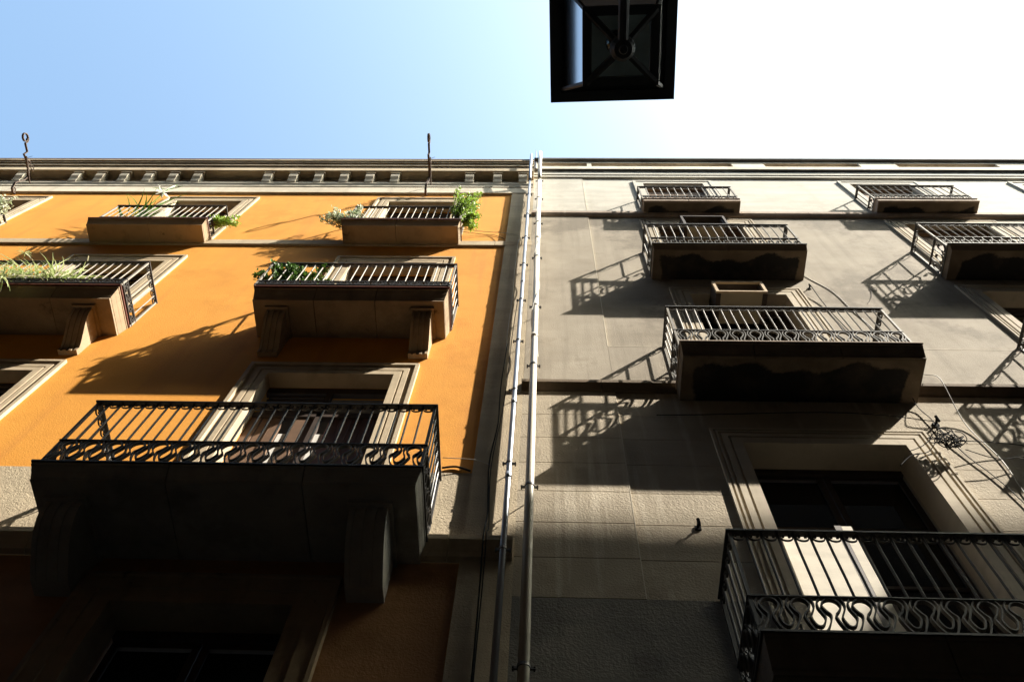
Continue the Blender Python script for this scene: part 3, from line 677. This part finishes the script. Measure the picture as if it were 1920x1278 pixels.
for k in range(12):
    a0 = rc.uniform(0, 6.28); rx = rc.uniform(.05, .115); rz = rc.uniform(.05, .13); cx = 3.60 + rc.uniform(-.05, .05); cz = 8.45 + rc.uniform(-.06, .06); ph = rc.uniform(0, 3)
    cable([(cx + rx * math.cos(a0 + t) + .03 * math.sin(3 * t + ph), -.11 + .03 * math.sin(2 * t + ph), cz + rz * math.sin(a0 + t) + .03 * math.cos(2.3 * t + ph)) for t in [i * .55 for i in range(11)]], .0045, 'cable_dark', None, "cable_loop", coil)
for pts in ([(3.48, -.11, 8.4), (3.36, -.10, 8.25), (3.2, -.09, 8.2), (3.05, -.08, 8.05)], [(3.5, -.11, 8.5), (3.35, -.1, 8.35), (3.22, -.09, 8.28)],
            [(3.7, -.1, 8.45), (4.0, -.06, 8.5), (4.3, -.04, 8.48), (4.7, -.03, 8.3), (5.2, -.02, 8.25)], [(3.7, -.1, 8.3), (3.95, -.06, 8.22), (4.25, -.04, 8.28), (4.6, -.03, 8.1), (5.1, -.02, 8.1)]):
    cable(pts, .0042, 'cable_dark', None, "cable_end", coil)
def hook(x, z, y, lbl, s=1.0):
    m = MB().tube([(x, y, z), (x, y - .05 * s, z + .005)], .010 * s, 6).tube([(x, y - .05 * s, z - .03 * s), (x, y - .055 * s, z + .03 * s)], .012 * s, 6).box(x - .02 * s, y - .012, z - .02 * s, x + .02 * s, y, z + .02 * s)
    tag(m.build("wall_hook", 'cable_dark'), lbl, "hook")
hook(1.22, 7.24, YR, "small black hook on the bare grey wall left of the lowest door", 1.2)
hook(3.72, 8.93, YR, "black insulator hook above the right corner of the lowest door", 1.3)
hook(3.52, 12.55, YR, "black hook beside the top right corner of the glazed door frame")
# shadow-free thin bolts left; bracket with long line on the middle window
cable([(3.52, -.05, 12.55), (3.55, .0, 11.9), (3.60, .0, 11.02), (3.62, .0, 10.6)], .006, 'cable_dark', "dark cable down the right side of the glazed door frame")

# ------------------------------------------------------------------ wooden boxes hung under two window heads
def window_box(x0, x1, y0, y1, z0, z1, wood, lbl):
    P = empty("window_box", ((x0 + x1) / 2, y1, z0)); tag(P, lbl, "box"); f = .035
    MB().box(x0, y0, z0, x0 + f, y0 + .03, z1).box(x1 - f, y0, z0, x1, y0 + .03, z1).box(x0 + f, y0, z1 - f * .8, x1 - f, y0 + .03, z1).box(x0 + f, y0, z0, x1 - f, y0 + .03, z0 + f * .8).build("front_frame", wood, P)
    bx("bottom_board", 'panel_pale', P, x0 + .06, y0 + .031, z0, x1 - .06, y1, z0 + .015)
    bx("side_board", 'wood_dark', P, x0, y0 + .031, z0 - .01, x0 + .059, y1, z1)
    bx("side_board", 'wood_dark', P, x1 - .059, y0 + .031, z0 - .01, x1, y1, z1)
    bx("top_board", 'wood_dark', P, x0, y0 + .031, z1 - .015, x1, y1, z1)
    MB().add([(x0 + .08, y0 + .06, z0 + .05), (x1 - .1, y0 + .10, z0 + .09), (x1 - .1, y0 + .105, z1 - .1), (x0 + .08, y0 + .065, z0 + .19)], [(0, 1, 2, 3)]).build("loose_paper", 'panel_pale', P)
window_box(2.16, 2.80, -.2, .24, 11.88, 12.24, 'wood_light', "pale wooden framed box hung in front of the glazed door head")
window_box(2.20, 2.90, -.16, .12, 14.95, 15.42, 'wood_dark', "dark wooden framed box under the small top balcony")

# ------------------------------------------------------------------ wrought iron pulley brackets on the orange cornice
def iron_bracket(x, lbl):
    P = empty("iron_bracket", (x, YO, 17.3)); tag(P, lbl, "bracket", "wrought iron brackets on the orange cornice")
    pts = [(.03, 17.33), (-.03, 17.27), (-.10, 17.28), (-.17, 17.42), (-.15, 17.72), (-.18, 17.86), (-.26, 17.92), (-.40, 17.93), (-.52, 17.93), (-.60, 17.90), (-.62, 18.03), (-.77, 18.03)]
    pts += [(-.88 + .10 * math.cos(a) * (1 - .35 * k / 14), 18.07 + .10 * math.sin(a) * (1 - .35 * k / 14)) for k, a in enumerate([math.radians(-20 + 32 * k) for k in range(15)])]
    # curved strap as a flat bar in the y-z plane
    m = MB(); Pp = [(0, 0)] * 0
    vs = []; fs = []
    for i, p in enumerate(pts):
        a = pts[max(i - 1, 0)]; b = pts[min(i + 1, len(pts) - 1)]; ty, tz = b[0] - a[0], b[1] - a[1]; L = math.hypot(ty, tz) or 1
        ny, nz = -tz / L * .008, ty / L * .008
        vs += [(x - .02, p[0] + ny, p[1] + nz), (x + .02, p[0] + ny, p[1] + nz), (x + .02, p[0] - ny, p[1] - nz), (x - .02, p[0] - ny, p[1] - nz)]
    for i in range(len(pts) - 1):
        for k in range(4): fs.append((i * 4 + k, i * 4 + (k + 1) % 4, i * 4 + 4 + (k + 1) % 4, i * 4 + 4 + k))
    MB().add(vs, fs).build("strap", 'rusty_iron', P)
    MB().tube([(x, -.055 + .055 * (1 - .05 * k) * math.cos(-.55 * k + 3.6), 17.33 + .055 * (1 - .05 * k) * math.sin(-.55 * k + 3.6)) for k in range(13)], .012, 5).build("curl", 'rusty_iron', P)
    for cy, cz in ((-.30, 18.06), (-.42, 18.0)):
        r = .06; q = [(x, cy + r * (1 - .05 * k) * math.cos(.6 * k), cz + r * (1 - .05 * k) * math.sin(.6 * k)) for k in range(12)]
        MB().tube(q, .009, 5).build("curl", 'rusty_iron', P)
    MB().box(x + .021, -.46, 17.94, x + .045, -.44, 17.97).tube([(x + .033, -.05, 17.82), (x + .033, -.56, 17.92)], .012, 5).build("arm", 'rusty_iron', P)
    for k in range(6):
        y = -.10 - .085 * k; MB().tube([(x + .03, y, 17.83 - y * .2 - .0), (x + .11, y - .02, 17.88 - y * .2)], .004, 4).build("spike", 'rusty_iron', P)
iron_bracket(-9.96, "scrolled iron bracket above the far left plants, against the blue sky")
iron_bracket(-2.19, "scrolled iron bracket above the second window from the pipes")

# ------------------------------------------------------------------ potted plants
def pot(P, x, y, z, r=.10, h=.16):
    m = MB(); n = 14; vs = []; fs = []
    prof = [(r * .7, 0), (r * .98, h * .8), (r * 1.1, h * .8), (r * 1.1, h), (r * .95, h), (r * .9, h * .88), (.001, h * .86)]
    for rr, zz in prof:
        vs += [(x + rr * math.cos(2 * math.pi * k / n), y + rr * math.sin(2 * math.pi * k / n), z + zz) for k in range(n)]
    for i in range(len(prof) - 1):
        for k in range(n): fs.append((i * n + k, i * n + (k + 1) % n, i * n + n + (k + 1) % n, i * n + n + k))
    m.add(vs, fs).build("pot", 'terracotta', P)
def leaf(m, p, d, L, W, rnd, fold=.15, bend=0.0, segs=2):
    """a small folded leaf starting at p along d"""
    d = Vector(d).normalized(); side = d.cross(Vector((rnd.uniform(-1, 1), rnd.uniform(-1, 1), rnd.uniform(-.3, 1)))).normalized(); up = side.cross(d)
    vs = [p]; q = Vector(p)
    for k in range(1, segs + 1):
        t = k / (segs + 1); c = q + d * L * t + up * (fold * W) + Vector((0, 0, -bend * L * t * t))
        ww = W * math.sin(math.pi * min(t * 1.05, 1)) * .5
        vs += [c + side * ww, c - up * fold * W * 1.6, c - side * ww]
    vs.append(q + d * L + Vector((0, 0, -bend * L)))
    fs = [(0, 1, 2), (0, 2, 3)]
    for k in range(segs - 1):
        a = 1 + 3 * k; fs += [(a, a + 3, a + 4, a + 1), (a + 1, a + 4, a + 5, a + 2)]
    a = 1 + 3 * (segs - 1); e = len(vs) - 1; fs += [(a, e, a + 1), (a + 1, e, a + 2)]
    m.add(vs, fs)
def bush(lbl, x, y, z, boxr, n_br, n_leaf, L, W, lm, seed, lean=(0, 0, 0), potted=True, spread=1.0, name="potted_plant", cat="plant"):
    rnd = random.Random(seed); P = empty(name, (x, y, z)); tag(P, lbl, cat, "potted plants on the orange balconies")
    if potted: pot(P, x, y, z + .016)
    st = MB(); lf = MB(); z0 = z + .15
    for b in range(n_br):
        e = Vector((x + boxr[0] * rnd.uniform(-1, 1) + lean[0], y + boxr[1] * rnd.uniform(-1, 1) + lean[1], z0 + boxr[2] * rnd.uniform(.35, 1) + lean[2]))
        s = Vector((x + rnd.uniform(-.03, .03), y + rnd.uniform(-.03, .03), z0 - .02)); mid = (s + e) / 2 + Vector((rnd.uniform(-.06, .06), rnd.uniform(-.04, .04), rnd.uniform(0, .08)))
        pts = [s, s.lerp(mid, .6), mid, mid.lerp(e, .6) + Vector((0, 0, .02)), e]
        st.tube(pts, .007, 5, .003)
        for k in range(n_leaf):
            t = rnd.uniform(.3, 1.0); i = min(int(t * 4), 3); p = pts[i].lerp(pts[i + 1], t * 4 - i)
            p = p + Vector((rnd.gauss(0, .018), rnd.gauss(0, .018), rnd.gauss(0, .018))) * spread
            dd = (e - s).normalized() * .5 + Vector((rnd.uniform(-1, 1), rnd.uniform(-1, 1), rnd.uniform(-.6, 1)))
            leaf(lf, p, dd, L * rnd.uniform(.6, 1.2), W * rnd.uniform(.7, 1.2), rnd)
    st.build("stems", 'stem', P); o = lf.build("foliage", lm, P); o["kind"] = "stuff"; return P
# jade bush, dark oval leaves
bush("dark green bush with oval leaves on the left end of the middle orange balcony", -3.12, -.34, 11.02, (.42, .15, .74), 44, 60, .058, .044, 'leaf_dark', 11, lean=(.02, -.08, .08))
bush("tall lime green bush at the right end of the upper orange balcony", -1.42, -.17, 14.53, (.20, .16, 1.25), 40, 60, .046, .026, 'leaf_lime', 12, lean=(.16, -.16, .2))
bush("drooping lime tuft over the right end of the upper orange balcony", -1.20, -.22, 14.75, (.13, .12, -.55), 20, 44, .044, .026, 'leaf_lime', 13, potted=False, lean=(.06, -.02, .2))
bush("white variegated shrub leaning out at the left end of the upper right orange balcony", -3.02, -.14, 14.53, (.34, .1, .62), 30, 34, .06, .03, 'leaf_var', 14, lean=(-.26, -.1, .02))
bush("small lime green plant hanging from the right end of the upper left orange balcony", -5.34, -.18, 14.62, (.2, .08, .2), 22, 34, .05, .028, 'leaf_lime', 15, lean=(.28, 0, -.02), potted=False)
bush("variegated plant trailing at the far left edge of the photo", -9.3, -.2, 14.53, (.34, .1, .9), 32, 38, .055, .03, 'leaf_var', 16, lean=(.2, -.1, .1))
def strap_plant(lbl, centers, n, L, mat, seed, w_=.011, up=.9, arch=1.0, stems=()):
    rnd = random.Random(seed); c0 = centers[0]; P = empty("potted_plant", c0); tag(P, lbl, "plant", "potted plants on the orange balconies"); m = MB()
    for c in centers:
        pot(P, c[0], c[1], c[2] + .016, .09, .15)
        for k in range(n):
            a = rnd.uniform(0, 6.283); out = rnd.uniform(.4, 1) * arch; LL = L * rnd.uniform(.6, 1.15); p = Vector((c[0] + rnd.uniform(-.05, .05), c[1] + rnd.uniform(-.04, .04), c[2] + .15))
            pts = []; v = Vector((math.cos(a) * out * .6, math.sin(a) * out * .35, up * rnd.uniform(.7, 1.2)))
            for s in range(7):
                pts.append(p.copy()); p = p + v * LL / 6; v = v + Vector((math.cos(a) * .12, math.sin(a) * .07, -.30 * arch * rnd.uniform(.6, 1.2)))
            side = Vector((-math.sin(a), math.cos(a), .2)).normalized(); vs = []
            for i, q in enumerate(pts): ww = w_ * (1 - (i / 6) ** 2) * .5 + .0008; vs += [q + side * ww, q - side * ww]
            m.add(vs, [(2 * i, 2 * i + 2, 2 * i + 3, 2 * i + 1) for i in range(6)])
    o = m.build("foliage", mat, P); o["kind"] = "stuff"
    return P, rnd
sp, rnd = strap_plant("mass of pale strap leaved spider plants filling the left orange balcony", [(-6.8, -.33, 11.02), (-6.45, -.30, 11.02), (-6.1, -.34, 11.02), (-5.85, -.31, 11.02), (-6.62, -.38, 11.05), (-7.1, -.3, 11.02), (-6.3, -.42, 11.15), (-6.0, -.42, 11.1)], 90, .78, 'leaf_straw', 21, w_=.021)
MB().tube([(-5.98, -.45, 11.25), (-6.02, -.58, 11.2), (-6.15, -.66, 11.0), (-6.3, -.66, 10.93)], .007, 5).build("runner", 'stem_pale', sp)
MB().tube([(-6.3, -.66, 10.93), (-6.3, -.67, 10.7), (-6.27, -.67, 10.55)], .006, 5).build("runner", 'stem_pale', sp)
mm = MB()
for k in range(14):
    a = k * 2 * math.pi / 14; leaf(mm, Vector((-6.3, -.66, 10.93)), (math.cos(a), math.sin(a) * .5, rnd.uniform(-.9, .3)), rnd.uniform(.16, .28), .022, rnd, bend=.5, segs=3)
mm.build("plantlet", 'leaf_straw', sp); 
MB().tube([(-6.5, -.33, 11.6), (-6.75, -.4, 12.3), (-7.0, -.42, 12.55)], .004, 5).build("runner", 'stem_pale', sp)
MB().tube([(-5.9, -.33, 11.6), (-5.98, -.38, 12.2), (-6.1, -.4, 12.5)], .004, 5).build("runner", 'stem_pale', sp)
mm = MB()
for k in range(10):
    a = k * 2 * math.pi / 10; leaf(mm, Vector((-7.0, -.42, 12.55)), (math.cos(a), math.sin(a) * .5, rnd.uniform(-.3, .6)), .12, .012, rnd, bend=.3, segs=3)
mm.build("plantlet", 'leaf_straw', sp)
lp, rnd = strap_plant("green bladed plant with white flowers on the upper left orange balcony", [(-6.72, -.15, 14.54), (-6.52, -.15, 14.54)], 16, 1.1, 'leaf_blade', 22, w_=.045, up=1.25, arch=.5)
MB().tube([(-6.6, -.15, 14.75), (-6.60, -.25, 15.6), (-6.56, -.34, 16.3)], .008, 5).build("flower_stem", 'leaf_blade', lp)
mm = MB()
for k in range(7):
    a = k * 2 * math.pi / 7; leaf(mm, Vector((-6.57, -.34, 16.1)), (math.cos(a), math.sin(a) * .6, rnd.uniform(-.3, .4)), .15, .05, rnd, segs=3)
mm.build("flower", 'petal', lp)
mm = MB()
for k in range(3):
    leaf(mm, Vector((-6.56, -.34, 16.28)), ((-1, .6, .2)[k], 0, (.35, .8, 1.2)[k]), .35, .03, rnd, segs=3)
mm.build("top_blades", 'leaf_blade', lp)
# small odd pots on the boxed balconies
for i, (x, z, lbl) in enumerate(((-6.35, 14.54, "small terracotta pot behind the bars of the upper left orange balcony"),)):
    P = empty("flower_pot", (x, -.12, z)); tag(P, lbl, "pot"); pot(P, x, -.12, z + .016, .09, .15)

# ------------------------------------------------------------------ street lantern overhead on its wall arm
LN = empty("street_lantern", (.293, -3.755, 5.2)); tag(LN, "black four sided street lantern on a wall arm seen from underneath", "lantern")
cxl, cyl = .293, -3.755; ang = math.radians(-1.6)
def rot(px, py, z): return (cxl + px * math.cos(ang) - py * math.sin(ang), cyl + px * math.sin(ang) + py * math.cos(ang), z)
def frame_ring(mb, r0, r1, z0, z1, rt0=None, rt1=None):
    """square ring; r0 inner, r1 outer half size at z0 and rt at z1"""
    rt0 = r0 if rt0 is None else rt0; rt1 = r1 if rt1 is None else rt1; vs = []
    for r, z in ((r0, z0), (r1, z0), (rt1, z1), (rt0, z1)):
        vs += [rot(sx * r, sy * r, z) for sx, sy in ((-1, -1), (1, -1), (1, 1), (-1, 1))]
    fs = []
    for a in range(4):
        b = (a + 1) % 4
        for k in range(4): fs.append((a * 4 + k, a * 4 + (k + 1) % 4, b * 4 + (k + 1) % 4, b * 4 + k))
    mb.add(vs, fs)
m = MB(); frame_ring(m, .115, .150, 5.185, 5.225); frame_ring(m, .118, .140, 5.227, 5.24); m.build("bottom_frame", 'lantern', LN)
m = MB(); frame_ring(m, .232, .277, 5.64, 5.665); frame_ring(m, .215, .262, 5.667, 5.70); m.build("hood_rim", 'lantern', LN)
m = MB(); frame_ring(m, .20, .262, 5.70, 6.0, .05, .085); frame_ring(m, .001, .09, 6.0, 6.06, .001, .06); m.build("hood", 'lantern', LN)
m = MB(); frame_ring(m, .001, .199, 5.60, 5.612); m.build("reflector_plate", 'lamp_inside', LN)
for sx, sy in ((-1, -1), (1, -1), (1, 1), (-1, 1)):
    MB().tube([rot(sx * .140, sy * .140, 5.226), rot(sx * .222, sy * .222, 5.66)], .011, 6).build("corner_post", 'lantern', LN)
for (ax, ay), (bx_, by_) in (((-1, -1), (1, -1)), ((1, -1), (1, 1)), ((1, 1), (-1, 1)), ((-1, 1), (-1, -1))):
    a0, a1 = rot(ax * .138, ay * .138, 5.232), rot(bx_ * .138, by_ * .138, 5.232); b0, b1 = rot(ax * .219, ay * .219, 5.655), rot(bx_ * .219, by_ * .219, 5.655)
    MB().add([a0, a1, b1, b0], [(0, 1, 2, 3)]).build("side_pane", 'glass_lamp', LN)
MB().add([rot(-.113, -.113, 5.20), rot(.113, -.113, 5.20), rot(.113, .113, 5.20), rot(-.113, .113, 5.20)], [(0, 1, 2, 3)]).build("bottom_pane", 'glass_lamp', LN)
for sx, sy in ((-1, -1), (1, -1), (1, 1), (-1, 1)):
    MB().tube([rot(sx * .02, sy * .02, 5.13), rot(sx * .08, sy * .08, 5.165), rot(sx * .135, sy * .135, 5.19)], .0145, 6).build("cross_bar", 'lantern', LN)
m = MB(); n = 20; vs = []; fs = []
pr = [(.001, 5.06), (.014, 5.06), (.018, 5.075), (.034, 5.08), (.046, 5.10), (.050, 5.125), (.042, 5.145), (.028, 5.155), (.001, 5.157)]
for rr, zz in pr: vs += [rot(rr * math.cos(2 * math.pi * k / n), rr * math.sin(2 * math.pi * k / n), zz) for k in range(n)]
for i in range(len(pr) - 1):
    for k in range(n): fs.append((i * n + k, i * n + (k + 1) % n, i * n + n + (k + 1) % n, i * n + n + k))
m.add(vs, fs).build("hub", 'lantern', LN)
MB().tube([rot(0, .0, 5.10), rot(0, -.3, 5.08), rot(0, -.7, 5.0), (cxl, -4.9, 4.9)], .021, 10).build("wall_arm", 'lantern', LN)
MB().tube([rot(.0, .0, 5.45), rot(0, 0, 5.70)], .03, 12).build("lamp_holder", 'lantern', LN)
m = MB(); vs = []; fs = []; pr = [(.001, 5.30), (.035, 5.31), (.05, 5.36), (.045, 5.42), (.03, 5.449), (.001, 5.4495)]
for rr, zz in pr: vs += [rot(rr * math.cos(2 * math.pi * k / n), rr * math.sin(2 * math.pi * k / n), zz) for k in range(n)]
for i in range(len(pr) - 1):
    for k in range(n): fs.append((i * n + k, i * n + (k + 1) % n, i * n + n + (k + 1) % n, i * n + n + k))
m.add(vs, fs).build("bulb", 'glass_lamp', LN, smooth=True)
for o in bpy.data.objects:
    if "_w" in o: del o["_w"]
